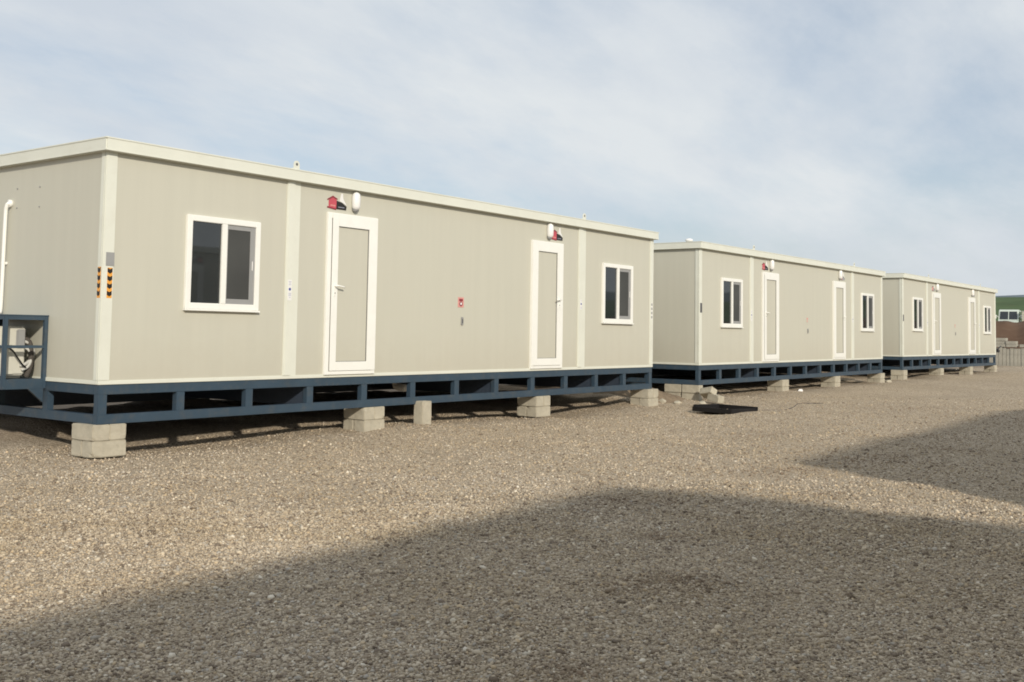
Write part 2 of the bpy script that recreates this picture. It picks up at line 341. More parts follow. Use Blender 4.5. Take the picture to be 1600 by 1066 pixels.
# ------------------------------------------------------------------ cabins
L, D = 11.5, 6.0
H1, H2, H3 = 0.413, 2.833, 2.978
DB, DT = H1 + 0.03, 2.513
W = [(0.996, 2.023), (9.685, 10.719)]; WB, WT = 1.224, 2.275
DX = [(3.101, 3.997), (7.540, 8.429)]
COL = [(2.434, 2.561), (8.912, 9.060)]
def lug_mesh(x):
    b = MB(); y = -0.075
    pts = [(x - .045, y, H3 - .004), (x + .045, y, H3 - .004), (x + .045, y, H3 + .06)]
    pts += [(x + .045 * math.cos(a), y, H3 + .06 + .045 * math.sin(a)) for a in (R(30), R(60), R(90), R(120), R(150))] + [(x - .045, y, H3 + .06)]
    b.poly(pts, (0, 0.012, 0)); b.box(x - .05, x + .05, y + .011, y + .09, H3 - .002, H3 + .012)
    b.mi = 1
    b.poly([(x + .018 * math.cos(a * R(36)), y - .002, H3 + .06 + .018 * math.sin(a * R(36))) for a in range(10)], (0, 0.016, 0))
    return b
def chevrons(x0, x1, z0, z1, n=4, flip=False):
    """orange strip with black down-pointing chevrons, on the face y=-0.012 (or x face if flip)"""
    b = MB(); y = -0.0125
    def P(u, v, d): return (u, y - d, v) if not flip else (y - d, u, v)
    e = (0, 0.003, 0) if not flip else (0.003, 0, 0)
    b.poly([P(x0, z0, 0), P(x1, z0, 0), P(x1, z1, 0), P(x0, z1, 0)], e)
    b.mi = 1; p = (z1 - z0) / n; m = (x0 + x1) / 2
    for i in range(n):
        t = z1 - i * p - 0.004
        b.poly([P(x0 + .002, t, .002), P(m, t - .16 * p, .002), P(x1 - .002, t, .002), P(x1 - .002, t - .52 * p, .002), P(m, t - .74 * p, .002), P(x0 + .002, t - .52 * p, .002)], e)
    return b
def logo(parent, x, z, faded=False):
    """house-shaped firm sign: red gabled house, black sloping wing with a line of white lettering, pale spire"""
    k = dict(r=M['red'], d=M['darkred'], b=M['ink'], p=M['paper'], k=M['pink'])
    if faded: k.update(r=M['pink'], d=M['darkgrey'], b=M['grey'])
    b = MB(); y = -0.004
    def pl(pts, mi, d=0): b.mi = mi; b.poly([(x + u, y - d, z + v) for u, v in pts], (0, 0.003, 0))
    pl([(0.02, -.055), (.155, -.055), (.155, .06), (.09, .085), (.02, .045)], 0)
    pl([(-.005, .04), (.09, .085), (.17, .06), (.17, .075), (.09, .108), (-.005, .058)], 1, .002)
    pl([(-.005, -.055), (.15, -.072), (.15, -.055), (-.005, -.035)], 1, .002)
    pl([(.150, -.060), (.325, -.060), (.335, -.012), (.25, .032), (.158, .050)], 2, .001)
    pl([(.21, .052), (.235, .15), (.265, .15), (.275, .08), (.335, .002), (.27, .03)], 3)
    for i in range(7): pl([(.185 + i * .016, -.036), (.193 + i * .016, -.036), (.193 + i * .016, -.025), (.185 + i * .016, -.025)], 5, .003)
    for i in range(5): pl([(.05 + i * .018, -.03), (.062 + i * .018, -.03), (.062 + i * .018, -.008), (.05 + i * .018, -.008)], 4, .002)
    return b.build('logo_sticker', [k['r'], k['d'], k['b'], k['p'], k['k'], M['lightink']], parent)
def door(parent, x0, x1, mirror):
    f = MB(); fr = 0.068
    f.box(x0, x0 + fr, -.034, .01, DB, DT, .004); f.box(x1 - fr, x1, -.034, .01, DB, DT, .004)
    f.box(x0 + fr - .002, x1 - fr + .002, -.033, .01, DT - fr, DT, .004); f.box(x0 + fr - .002, x1 - fr + .002, -.033, .01, DB, DB + .045, .004)
    d = f.build('door', M['white'], parent)
    a0, a1, b0, b1 = x0 + fr + .005, x1 - .004, DB + .05, DT - .004; s0, s1, stt = .108, .155, .165
    if mirror: a0, a1, s0, s1 = x0 + .004, x1 - fr - .005, .155, .108
    l = MB()
    l.box(a0, a0 + s0, -.042, -.0345, b0, b1, .003); l.box(a1 - s1, a1, -.042, -.0345, b0, b1, .003)
    l.box(a0 + s0 - .002, a1 - s1 + .002, -.0412, -.0345, b1 - stt, b1, .003); l.box(a0 + s0 - .002, a1 - s1 + .002, -.0412, -.0345, b0, b0 + .115, .003)
    k0, k1, kz0, kz1 = a0 + s0, a1 - s1, b0 + .115, b1 - stt
    for xa, xb, za, zb in ((k0 - .03, k0 - .001, kz0, kz1), (k1 + .001, k1 + .03, kz0, kz1), (k0 - .03, k1 + .03, kz0 - .03, kz0 - .001), (k0 - .03, k1 + .03, kz1 + .001, kz1 + .03)): l.box(xa, xb, -.0343, -.001, za, zb)
    l.build('door_leaf', M['white'], d)
    MB().box(k0 + .001, k1 - .001, -.019, -.003, kz0 + .001, kz1 - .001).build('door_panel', M['wall'], d)
    g = MB(); q = .006   # dark rubber gasket round the panel
    X0, X1, Z0, Z1 = k0 - .0005, k1 + .0005, kz0 - .0005, kz1 + .0005
    g.box(X0, X0 + q, -.0265, -.004, Z0, Z1); g.box(X1 - q, X1, -.0265, -.004, Z0, Z1); g.box(X0 + q, X1 - q, -.0265, -.004, Z1 - q, Z1); g.box(X0 + q, X1 - q, -.0265, -.004, Z0, Z0 + q)
    g.build('gasket', M['darkgrey'], d)
    hx = a1 - .055 if mirror else a0 + .055; s = -1 if mirror else 1
    h = MB(); hz_ = DB + 1.13
    h.box(hx - .016, hx + .016, -.050, -.036, hz_ - .13, hz_ + .035, .004)
    h.tube([(hx, -.045, hz_), (hx, -.085, hz_)], .010, 8)
    h.tube(smooth([(hx, -.085, hz_), (hx + s * .03, -.092, hz_ + .002), (hx + s * .125, -.092, hz_ - .012)], 4), .011, 8)
    h.mi = 1; h.tube([(hx, -.049, hz_ - .09), (hx, -.054, hz_ - .09)], .009, 10)
    h.build('door_handle', [M['white'], M['grey']], d)
def window(parent, x0, x1):
    f = MB(); fr = 0.068; m = (x0 + x1) / 2 - .005; mw = .036
    f.box(x0, x0 + fr, -.036, .01, WB, WT, .005); f.box(x1 - fr, x1, -.036, .01, WB, WT, .005)
    f.box(x0 + fr - .002, x1 - fr + .002, -.035, .01, WT - fr, WT, .005); f.box(x0 + fr - .002, x1 - fr + .002, -.035, .01, WB, WB + fr, .005)
    f.box(m - mw, m + mw, -.037, .01, WB + fr - .002, WT - fr + .002, .005)
    f.box(x0 - .012, x1 + .012, -.052, -.001, WB - .022, WB - .001, .004)
    wo_ = f.build('window', M['white'], parent)
    MB().box(x0 + fr - .004, m - mw + .004, -.010, -.002, WB + fr - .004, WT - fr + .004).build('pane', M['glass'], wo_)
    s = MB(); a0, a1, b0, b1 = m + mw + .001, x1 - fr - .001, WB + fr + .001, WT - fr - .001
    s.box(a0, a0 + .018, -.019, -.002, b0, b1); s.box(a1 - .072, a1, -.019, -.002, b0, b1)
    s.box(a0 + .018, a1 - .072, -.0185, -.002, b0, b0 + .058); s.box(a0 + .018, a1 - .072, -.0185, -.002, b1 - .052, b1)
    s.build('sash', M['grey'], wo_)
    MB().box(a0 + .014, a1 - .068, -.0125, -.003, b0 + .05, b1 - .045).build('insect_screen', M['mesh'], wo_)
    MB().box(x1 - .11, x1 - .098, -.026, -.018, WB + .47, WB + .58, .003).build('latch', M['paper'], wo_)
def cabin(loc, yaw, pitch, label, cat_group, near=False, cage_y=1.0, screws=False, faded=(False, False), hazard='orange', right_cage=False, bracket=False):
    root = bpy.data.objects.new('portable_cabin', None); C.objects.link(root)
    root.location = loc; root.rotation_euler = (0, -pitch, yaw)
    tag(root, label, 'cabin', cat_group)
    MB().box(0, L, 0, D, H1 - .002, H2 + .02).build('wall', M['wall'], root)
    b = MB(); t = .010
    b.box(-t, L + t, -t, .02, H1 - .004, H1 + .038, .003); b.box(-t, L + t, D - .02, D + t, H1 - .004, H1 + .038, .003)
    b.box(-t, .02, .021, D - .021, H1 - .0035, H1 + .0375, .003); b.box(L - .02, L + t, .021, D - .021, H1 - .0035, H1 + .0375, .003)
    b.build('skirting', M['trim'], root)
    z0, z1 = H1 + .036, H2 + .006
    for x, sx in ((0, 1), (L, -1)):
        for y, sy in ((0, 1), (D, -1)):
            b = MB()
            xa, xb = sorted((x - sx * .012, x + sx * .118)); ya, yb = sorted((y - sy * .012, y + sy * .02))
            b.box(xa, xb, ya, yb, z0, z1, .007)
            xa, xb = sorted((x - sx * .0115, x + sx * .02)); ya, yb = sorted((y + sy * .018, y + sy * .088))
            b.box(xa, xb, ya, yb, z0, z1, .007)
            b.build('corner_trim', M['trim'], root)
    for xa, xb in COL:
        b = MB(); b.box(xa, xb, -.016, .004, z0, z1, .005); b.box(xa + .02, xb - .02, -.020, -.012, z0, z1, .003)
        b.box(xb + .001, xb + .09, -.005, .004, z0, z1, .002)
        b.build('column', M['trim'], root)
    b = MB(); o = .083; ox = .066
    b.box(-ox, L + .08, -o, D + o, H2, H3 - .004, .012)
    b.mi = 1; b.box(-ox + .05, L + .03, -o + .05, D + o - .05, H3 - .03, H3 + .002)
    rf = b.build('roof', [M['trim'], M['roofing']], root)
    e = MB()   # folded lip along the fascia's upper and lower edge
    for za, zb, pr in ((H3 - .018, H3 - .002, .006), (H2 + .002, H2 + .014, .004)):
        e.box(-ox - pr, L + .08 + pr, -o - pr, -o + .008, za, zb, .002); e.box(-ox - pr, -ox + .008, -o + .009, D + o, za, zb, .002); e.box(L + .072, L + .08 + pr, -o + .009, D + o, za, zb, .002)
    e.build('fascia_lip', M['trim'], rf)
    for x in (2.514, 8.99): lug_mesh(x).build('lifting_lug', [M['trim'], M['darkgrey']], rf)
    # ladder-like steel base
    f = MB(); th = .08
    for za, zb in ((0, .10), (.305, H1 - .006)):
        f.box(0, L, 0, th, za, zb, .004); f.box(0, L, D - th, D, za, zb, .004)
        f.box(0, th, th - .002, D - th + .002, za + .001, zb - .001, .004); f.box(L - th, L, th - .002, D - th + .002, za + .001, zb - .001, .004)
    fr = f.build('base_frame', M['steel'], root)
    for i in range(13):
        x = 0.003 + i * (L - .11) / 12
        for y in (.004, D - th):
            MB().box(x, x + .105, y, y + .074, .096, .309, .003).build('frame_post', M['steel'], fr)
    for y in (cage_y - .03, 2.0):
        for x in (.004, L - th): MB().box(x, x + .074, y, y + .10, .096, .309, .003).build('frame_post', M['steel'], fr)
    for i in range(1, 12):
        x = 0.02 + i * (L - .11) / 12
        MB().box(x, x + .06, th + .002, D - th - .002, .06 if i in (3, 7, 10, 11) else .30, .385).build('joist', M['darksteel'], fr)  # some deepened to stop daylight showing through below the floor
    MB().box(.09, L - .09, 2.55, 2.63, .02, .30).build('added_blocking_beam', M['darksteel'], fr)  # added web hiding the bright ground behind, so the openings stay dark
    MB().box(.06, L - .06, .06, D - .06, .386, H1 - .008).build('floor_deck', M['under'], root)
    for i, (x0, x1) in enumerate(DX): door(root, x0, x1, i == 1)
    for x0, x1 in W: window(root, x0, x1)
    for xc in (3.575, 8.015):
        b = MB(); b.ball((xc, -.040, 2.698), (.060, .055, .060), 20, 12, .060)
        lm = b.build('wall_lamp', M['lampglass'], root)
        b = MB(); b.ball((xc, -.030, 2.596), (.048, .042, .045), 16, 10); b.box(xc - .045, xc + .045, -.02, .001, 2.58, 2.79, .01)
        b.build('lamp_base', M['grey'], lm)
    logo(root, 3.105, 2.625, faded[0]); logo(root, 8.10, 2.625, faded[1])
    # notices on the trims
    if hazard == 'orange':
        chevrons(.045, .104, 1.305, 1.622).build('hazard_sticker', [M['orange'], M['ink']], root)
        chevrons(.020, .074, 1.305, 1.628, flip=True).build('hazard_sticker', [M['orange'], M['ink']], root)
        MB().box(.022, .117, -.0165, -.0125, 1.642, 1.782).build('grey_label', M['grey'], root)
        chevrons(11.43, 11.475, 1.305, 1.622).build('hazard_sticker', [M['paper'], M['grey']], root)
    else:
        MB().box(.03, .112, -.0165, -.0125, 1.50, 1.70).build('grey_label', M['darkgrey'], root)
    for xa, xb, za, zb in ((2.472, 2.534, 1.365, 1.618), (8.965, 9.02, 1.43, 1.60)):
        b = MB(); y = -.0235; b.box(xa, xb, y, -.0185, za, zb); m_ = (xa + xb) / 2; zc = (za + zb) / 2 + .01; r_ = .018
        b.mi = 1; b.poly([(m_ + r_ * math.cos(a * R(30)), y - .002, zc + r_ * math.sin(a * R(30))) for a in range(12)], (0, .004, 0))
        b.mi = 2
        for dz, ww in ((.055, .020), (.075, .014), (.092, .022), (-.05, .022), (-.064, .018), (-.078, .022), (-.100, .012)): 
            if za + .01 < zc + dz < zb - .01: b.box(m_ - ww, m_ + ww, y - .0015, y + .002, zc + dz - .003, zc + dz + .003)
        b.build('notice_label', [M['paper'], M['blue'], M['lightink']], root)
    b = MB(); y = -.004
    b.box(5.735, 5.865, y, .001, 1.375, 1.522); b.mi = 1
    b.box(5.758, 5.842, y - .002, y + .001, 1.465, 1.50)
    b.poly([(5.80 + .036 * math.cos(a * R(30)), y - .0025, 1.425 + .036 * math.sin(a * R(30))) for a in range(12)], (0, .003, 0)); b.mi = 2
    b.poly([(5.80 + .019 * math.cos(a * R(30)), y - .0045, 1.428 + .019 * math.sin(a * R(30))) for a in range(12)], (0, .003, 0))
    b.build('warning_sticker', [M['pink'], M['darkred'], M['paper']] if near else [M['wall'], M['pink'], M['wall']], root)
    b = MB(); b.box(5.808, 5.856, -.018, .001, 1.115, 1.232, .006); b.mi = 1; b.box(5.82, 5.844, -.021, -.016, 1.14, 1.205, .003)
    b.build('earth_socket', [M['grey'], M['darkgrey']], root)
    # end-wall fittings
    if screws:
        for y, z in ((1.781, 2.565), (1.298, 2.553), (1.776, 2.344), (1.293, 2.331)):
            MB().tube([(.001, y, z), (-.008, y, z)], .009, 8).build('screw', M['grey'], root)
        b = MB(); b.tube(smooth([(.004, 1.91, 2.40), (-.03, 1.91, 2.40), (-.045, 1.93, 2.36), (-.045, 1.945, 2.2), (-.045, 1.955, 1.3), (-.05, 1.96, 1.14)], 6), .022, 10)
        b.tube([(.002, 1.91, 2.40), (-.035, 1.91, 2.40)], .045, 12)
        b.box(-.06, .001, 1.935, 1.975, 1.70, 1.73, .004)
        b.build('conduit', M['white'], root)
    # steel cage for the cooling unit on the end wall
    b = MB(); q = .042; x0 = -.49; ya, yb = cage_y, cage_y + 1.02; za, zb = .33, 1.11
    for y in (ya, yb - q):
        b.box(x0, x0 + q, y, y + q, za, zb, .003); b.box(-.045, -.003, y, y + q, za, zb, .003)
        b.box(x0 + q - .001, -.044, y + .001, y + q - .001, .765, .795); b.box(x0 + q - .001, -.044, y + .001, y + q - .001, zb - q, zb - .001)
        b.box(x0 + q - .001, -.044, y + .001, y + q - .001, za, za + .105)
        b.poly([(-.20, y + .004, za), (-.03, y + .004, za), (-.03, y + .004, za - .15)], (0, q - .008, 0))
    b.box(x0 + .001, x0 + q - .001, ya + q - .001, yb - q + .001, za, za + .105); b.box(x0 + .001, x0 + q - .001, ya + q - .001, yb - q + .001, zb - q, zb - .001)
    b.box(x0 + .001, x0 + q - .001, ya + q - .001, yb - q + .001, .765, .795)
    b.box(x0 - .004, -.002, ya - .004, yb + .004, zb, zb + .012)
    b.box(x0 + .03, -.01, ya + .03, yb - .03, za + .09, za + .102)
    b.build('cooler_cage', M['steel'], root)
    if bracket:
        b = MB(); b.box(L + .012, L + .35, -.03, .02, .60, .66, .004); b.box(L + .012, L + .35, .70, .75, .60, .66, .004); b.box(L + .05, L + .40, -.06, .8, .50, .61, .01)
        b.tube([(L + .3, 0, .62), (L + .68, -.03, .74)], .02, 8)
        b.build('end_bracket', M['black'], root)
    return root
G0 = 0.34
G_OTHER = 'row of portable cabins seen one behind another'
cabA = cabin((0, 0, G0), 0, 0, 'largest and nearest beige portable cabin, orange and black chevron strips on its corner', G_OTHER, near=True, screws=True)
cabB = cabin((13.6583, .1195, G0 - .0041), -.0081, .0018, 'middle beige portable cabin of the row, behind the black tray on the gravel', G_OTHER, cage_y=1.22, hazard='grey', faded=(False, True))
cabC = cabin((26.9978, .0033, G0 + .0679), -.0113, -.0011, 'farthest and smallest beige portable cabin, beside the stacked concrete slabs', G_OTHER, hazard='grey', faded=(True, True), bracket=True)
b = MB(); b.tube([(.12, .30, H3 - .002), (.12, .30, H3 + .03)], .05, 12); b.ball((.12, .30, H3 + .045), (.085, .085, .04)); b.build('roof_vent', M['lampglass'], cabB)
# drain stub under the first cabin's floor
b = MB(); b.tube(smooth([(5.25, .75, .40), (5.25, .75, .24), (5.25, .70, .20), (5.25, .55, .19)], 5), .055, 12); b.build('drain_pipe', M['white'], cabA)

def copy_tree(o, parent=None):
    c = o.copy(); C.objects.link(c); c.parent = parent
    for ch in list(o.children): copy_tree(ch, c)
    return c
# the facing row, just behind the photographer: throws the two foreground shadows and stands in the panes' reflections
for i, (x, y) in enumerate([(-1.85, -10.97), (12.83, -11.41), (26.4, -11.5)]):
    c = copy_tree(cabC); c.location = (x, y, G0); c.rotation_euler = (0, 0, math.pi + (R(2.4) if i == 0 else 0))
    c['group'] = 'facing row of cabins behind the photographer'
    c['label'] = ['beige portable cabin right behind the photographer, its shadow covering the foreground gravel', 'beige portable cabin of the facing row, its shadow reaching in at the right edge', 'far beige portable cabin of the facing row, out of frame on the right'][i]

# ------------------------------------------------------------------ cooling unit of the first cabin
ac = bpy.data.objects.new('air_conditioner', None); C.objects.link(ac); ac.location = (-.29, 1.53, G0 + .435)
tag(ac, 'cream outdoor cooling unit with looped white hoses inside the blue steel cage', 'air conditioner')
b = MB(); b.box(-.15, .13, -.36, .36, .035, .56, .018)
for y in (-.26, .22): b.box(-.16, .14, y, y + .05, 0, .04, .004)
b.box(-.12, -.02, -.366, -.358, .36, .372); b.box(-.13, -.0, -.3655, -.358, .05, .07)
b.build('casing', M['ac'], ac)
b = MB(); b.box(.02, .115, -.385, -.355, .33, .53, .012); b.build('valve_cover', M['grey'], ac)
b = MB(); b.poly([(-.145 + 0, -.01 + .22 * math.cos(k * R(18)), .30 + .22 * math.sin(k * R(18))) for k in range(20)], (-.012, 0, 0)); 
for k in range(5): b.tube([(-.165, -.01 + .04 * (k + 1) * math.cos(a * R(20)), .30 + .04 * (k + 1) * math.sin(a * R(20))) for a in range(19)], .003, 5)
b.build('fan_grille', M['darkgrey'], ac)
b = MB(); b.tube(smooth([(.135, -.33, .40), (.19, -.34, .37), (.235, -.34, .28), (.20, -.35, .20), (.12, -.375, .15), (.07, -.365, .14)], 7), .019, 10); b.build('hose', M['rubber'], ac)
b = MB(); b.tube(smooth([(.135, -.32, .34), (.18, -.35, .30), (.20, -.36, .22), (.16, -.375, .13), (.09, -.37, .09)], 7), .017, 10); b.build('hose', M['rubber'], ac)
b = MB(); b.tube(smooth([(.10, -.30, .44), (.18, -.33, .40), (.20, -.35, .28), (.20, -.35, .14), (.175, -.34, .05), (.17, -.33, .02)], 7), .030, 10); b.build('dark_tube', M['under'], ac)  # thick dark brown tube bending down beside the casing
b = MB(); b.tube(smooth([(-.07, -.365, .34), (-.04, -.42, .30), (.02, -.42, .22), (.08, -.41, .15), (.12, -.40, .12)], 6), .009, 8); b.build('power_cable', M['black'], ac)

# ------------------------------------------------------------------ concrete blocks
def block_mesh(w_, d_, h_, seed, chips=2):
    b = MB(); b.box(-w_ / 2, w_ / 2, -d_ / 2, d_ / 2, 0, h_, .009); rr = random.Random(seed)
    bmesh.ops.subdivide_edges(b.bm, edges=[e for e in b.bm.edges if e.calc_length() > .1], cuts=3, use_grid_fill=True)
    for v in b.bm.verts: v.co += Vector((rr.uniform(-1, 1), rr.uniform(-1, 1), rr.uniform(-1, 1))) * .0016
    for c_ in range(chips):   # chipped corners
        k = Vector((rr.choice((-1, 1)) * w_ / 2, rr.choice((-1, 1)) * d_ / 2, h_ * rr.choice((0, 1)))); rad = rr.uniform(.02, .045)
        for v in b.bm.verts:
            d = (v.co - k).length
            if d < rad: v.co += (Vector((0, 0, h_ / 2)) - k).normalized() * (rad - d) * .5
    bmesh.ops.recalc_face_normals(b.bm, faces=b.bm.faces)
    me = bpy.data.meshes.new('concrete_block'); b.bm.to_mesh(me); b.bm.free(); me.materials.append(M['concrete']); return me
BM_ = [block_mesh(.392, .194, .168, s) for s in range(5)] + [block_mesh(.392, .194, .168, 9, 0)]
def block(x, y, z, rot, label, group=None, k=None, tilt=(0, 0)):
    o = link('concrete_block', BM_[random.randrange(5) if k is None else k]); o.location = (x, y, z)
    o.rotation_euler = (R(tilt[0]), R(tilt[1]), R(rot + random.uniform(-1.2, 1.2)))
    tag(o, label, 'concrete block', group); return o
GB = 'concrete blocks propping up the cabins'
def stack(x, y, ztop, where, place):
    """two courses under the front beam: the lower pair lies along the beam, the upper pair across it; top at ztop"""
    z1 = ztop - .168 - .001; z0 = z1 - .169
    block(x + .19, y + .10, z0, 0, f'lower front concrete block {where}', GB)
    block(x + .19, y + .30, z0, 180, f'lower rear concrete block {where}', GB)
    block(x + .085, y + .195, z1, 90, f'upper left concrete block {where}', GB)
    block(x + .282, y + .195, z1, 270, f'upper right concrete block {where}', GB)
for i, x in enumerate((-.045, 3.85, 7.74, 11.20)):
    wh = ['of the pile under the nearest corner post', 'of the pile just left of the upright block', 'of the pile below the second door of the nearest cabin', 'of the pile under the far end of the nearest cabin'][i]
    stack(x, -.02 if i < 3 else -.10, G0, wh, '')
o = block(4.80, -.10, 0, 90, 'lone concrete block standing on end against the blue beam', GB, k=5); o.rotation_euler = (0, R(90), R(91)); o.location = (4.96, -.13, .188)
ca, sa = math.cos(-.0081), math.sin(-.0081)
def onB(x, y): return 13.6583 + ca * x - sa * y, .1195 + sa * x + ca * y
zb = G0 - .0041
for i, x in enumerate((4.2, 7.62, 11.22)):
    X0, Y0 = onB(x, -.04); stack(X0, Y0, zb + .0018 * x, ['of the pile below the first door of the middle cabin', 'of the pile below the second door of the middle cabin', 'of the pile under the far end of the middle cabin'][i], '')
X0, Y0 = onB(0, 0)
block(X0 + .09, Y0 + .19, zb - .169, 90, 'pale concrete block under the near corner of the middle cabin, top one', GB)
block(X0 + .09, Y0 + .60, zb - .169, 90, 'second concrete block in line behind the middle cabin corner, beside the dirt heap', GB)
block(X0 + .10, Y0 + .20, zb - .339, 90, 'bottom concrete block under the near corner of the middle cabin', GB)
block(X0 + .10, Y0 + .62, zb - .339, 90, 'half hidden bottom concrete block behind the middle cabin corner', GB)
block(X0 - .16, Y0 - .28, .15, 75, 'tilted concrete block leaning over behind the black tray', GB, k=1, tilt=(30, 10)).scale = (.82, .9, .85)
block(X0 - .20, Y0 - .47, .03, 70, 'concrete block lying at the back edge of the black tray', GB, k=3, tilt=(6, -8)).scale = (.8, .9, .85)
for i, x in enumerate((-.02, 3.9, 7.6, 11.15)):
    q = -.0113; X0, Y0 = 26.9978 + math.cos(q) * x, .0033 + math.sin(q) * x - .04
    stack(X0, Y0, G0 + .0679 - .0011 * x, ['of the pile under the near corner of the farthest cabin', 'of the pile below the first door of the farthest cabin', 'of the pile below the second door of the farthest cabin', 'of the pile under the far end of the farthest cabin'][i], '')
# rear supports, in the dark under each cabin
for x, zt in ((.2, G0), (5.6, G0), (11.3, G0), (13.9, G0), (19.4, G0 + .005), (25.0, G0 + .015), (27.2, G0 + .068), (32.7, G0 + .06), (38.3, G0 + .055)):
    for k in (1, 2):
        block(x, 5.85 - (.08 if x > 13 else 0) - (.25 if x > 27 else 0) * (x - 27) / 12, zt - .169 * k - .001, 90, 'concrete block in the dark under the back beam of a cabin', 'concrete blocks under the back beams')
for x, y in ((-2.4, -11.2), (-7.8, -11.2), (-13.2, -11.2), (-2.4, -16.85), (-7.8, -16.85), (-13.2, -16.85), (12.2, -11.55), (6.8, -11.55), (1.3, -11.55), (12.2, -17.2), (6.8, -17.2), (1.3, -17.2), (26, -11.65), (20.6, -11.65), (15.2, -11.65), (26, -17.3), (20.6, -17.3), (15.2, -17.3)):
    for k in (1, 2): block(x, y, G0 - .169 * k - .001, 90, 'concrete block under a cabin of the facing row', 'concrete blocks under the facing row')

# ------------------------------------------------------------------ things on the gravel
tr = bpy.data.objects.new('plastic_tray', None); C.objects.link(tr); tr.location = (11.47, -1.52, float(ground_z(11.47, -1.52)) + .0); tr.rotation_euler = (0, R(1), R(-12)); tr.scale = (.92, .92, .72)
tag(tr, 'shallow black open tray lying on the gravel before the middle cabin', 'tray')
b = MB(); b.box(-.42, .42, -.46, .46, .004, .02); b.build('tray_floor', M['black'], tr)
for xa, xb, ya, yb, h in ((-.43, -.40, -.47, .47, .115), (.40, .43, -.47, .47, .16), (-.40, .40, -.47, -.44, .12), (-.40, .40, .44, .47, .165)):
    MB().box(xa, xb, ya, yb, .002, h, .006).build('tray_wall', M['black'], tr)
def rock(x, y, s, label, col='concrete', seed=0, sq=.7):
    b = MB(); r = bmesh.ops.create_icosphere(b.bm, subdivisions=2, radius=1.0); rr = random.Random(seed)
    ph = [(Vector((rr.uniform(-1, 1), rr.uniform(-1, 1), rr.uniform(-1, 1))).normalized(), rr.uniform(.55, .85)) for _ in range(9)]
    for v in b.bm.verts:
        for n_, d_ in ph:
            e = v.co.dot(n_) - d_
            if e > 0: v.co -= n_ * e
        v.co = Vector((v.co.x * s * 1.25, v.co.y * s, v.co.z * s * sq))
    o = b.build('rock', M[col], None); o.location = (x, y, float(ground_z(x, y)) + s * sq * .35); o.rotation_euler = (0, 0, rr.uniform(0, 6))
    tag(o, label, 'rock'); return o
rock(12.92, -.36, .075, 'pale chunk of stone beside the leaning concrete block', 'concrete', 3)
rock(12.35, .25, .09, 'tan stone on the dirt heap left of the leaning block', 'concrete', 5)
rock(12.55, .02, .07, 'small tan stone at the foot of the dirt heap', 'concrete', 8)
rock(18.75, -.02, .07, 'small white stone right of the second block pile of the middle cabin', 'paper', 11)
rock(25.75, .05, .09, 'grey stone fallen beside the end block pile of the middle cabin', 'concrete', 13)
# dirt heap in the gap
def heap(cx_, cy_, rx, ry, h, seed):
    n = 46; rr = np.random.default_rng(seed); u = np.linspace(-1, 1, n); U, V = np.meshgrid(u, u, indexing='ij')
    r = np.hypot(U, V); z = np.clip(1 - r ** 1.6, 0, 1) * h
    for f in (2, 4, 7, 12, 20): z += h * .42 / f ** .75 * np.sin(f * (U * rr.uniform(.5, 1.5) + V * rr.uniform(-1, 1)) * 2 + rr.uniform(0, 6)) * np.sin(f * V * 1.7 + rr.uniform(0, 6)) * (r < 1) * (1 - r.clip(0, 1))
    z += rr.normal(0, .006, z.shape)
    X_ = cx_ + U * rx; Y_ = cy_ + V * ry
    Z_ = ground_z(X_, Y_) + z - .03
    return X_, Y_, Z_
dirt = mottled('brown_earth', (0.23, 0.175, 0.12), 0.25, 9.0, 0.95, 0.1, bump=0.9, bscale=55, stain=(0.36, 0.30, 0.22), stain_amt=0.5)
hp = grid_mesh('dirt_heap', *heap(12.75, 1.0, 1.15, 1.0, .20, 4), dirt); tag(hp, 'low brown heap of earth and stones in the gap before the middle cabin', 'dirt heap')
# half-buried hose running off from the tray
pts = [(12.0, -1.95), (12.5, -2.2), (13.1, -2.15), (13.8, -2.0), (14.6, -2.15), (15.2, -2.05)]
b = MB(); b.tube(smooth([(x, y, float(ground_z(x, y)) - .001) for x, y in pts], 8), .010, 6)
tag(b.build('garden_hose', M['under']), 'thin brown hose half buried in gravel right of the black tray', 'hose')
# clods of darker soil
def clods():
    b = MB(); rr = random.Random(5)
    for cx_, cy_, s_, n in ((4.1, -5.55, .4, 18), (1.25, -5.4, .30, 9), (-.9, -7.2, .2, 7), (5.4, -5.6, .5, 16), (9, -5.6, 1.4, 22), (7.5, -6.5, .9, 14), (-.2, -6.9, .8, 10), (3.2, -3.5, 2.0, 12), (14, -4.5, 2.5, 26), (20, -3.5, 3, 26)):
        for _ in range(n):
            x, y = rr.gauss(cx_, s_), rr.gauss(cy_, s_ * .6); s = rr.uniform(.006, .017)
            r = bmesh.ops.create_icosphere(b.bm, subdivisions=1, radius=1.0); z = float(ground_z(x, y)); a = rr.uniform(0, 6)
            for v in r['verts']:
                k = rr.uniform(.6, 1.3); p = Vector((v.co.x * s * 1.5 * k, v.co.y * s * k, v.co.z * s * .6 * k))
                v.co = Vector((x + p.x * math.cos(a) - p.y * math.sin(a), y + p.x * math.sin(a) + p.y * math.cos(a), z + p.z + s * .15))
    return b.build('soil_clods', mottled('soil', (0.17, 0.125, 0.085), 0.3, 14.0, 0.95, 0.1, bump=0.6, bscale=80))
tag(clods(), 'scattered dark brown clods of soil on the gravel', 'soil', kind='stuff')

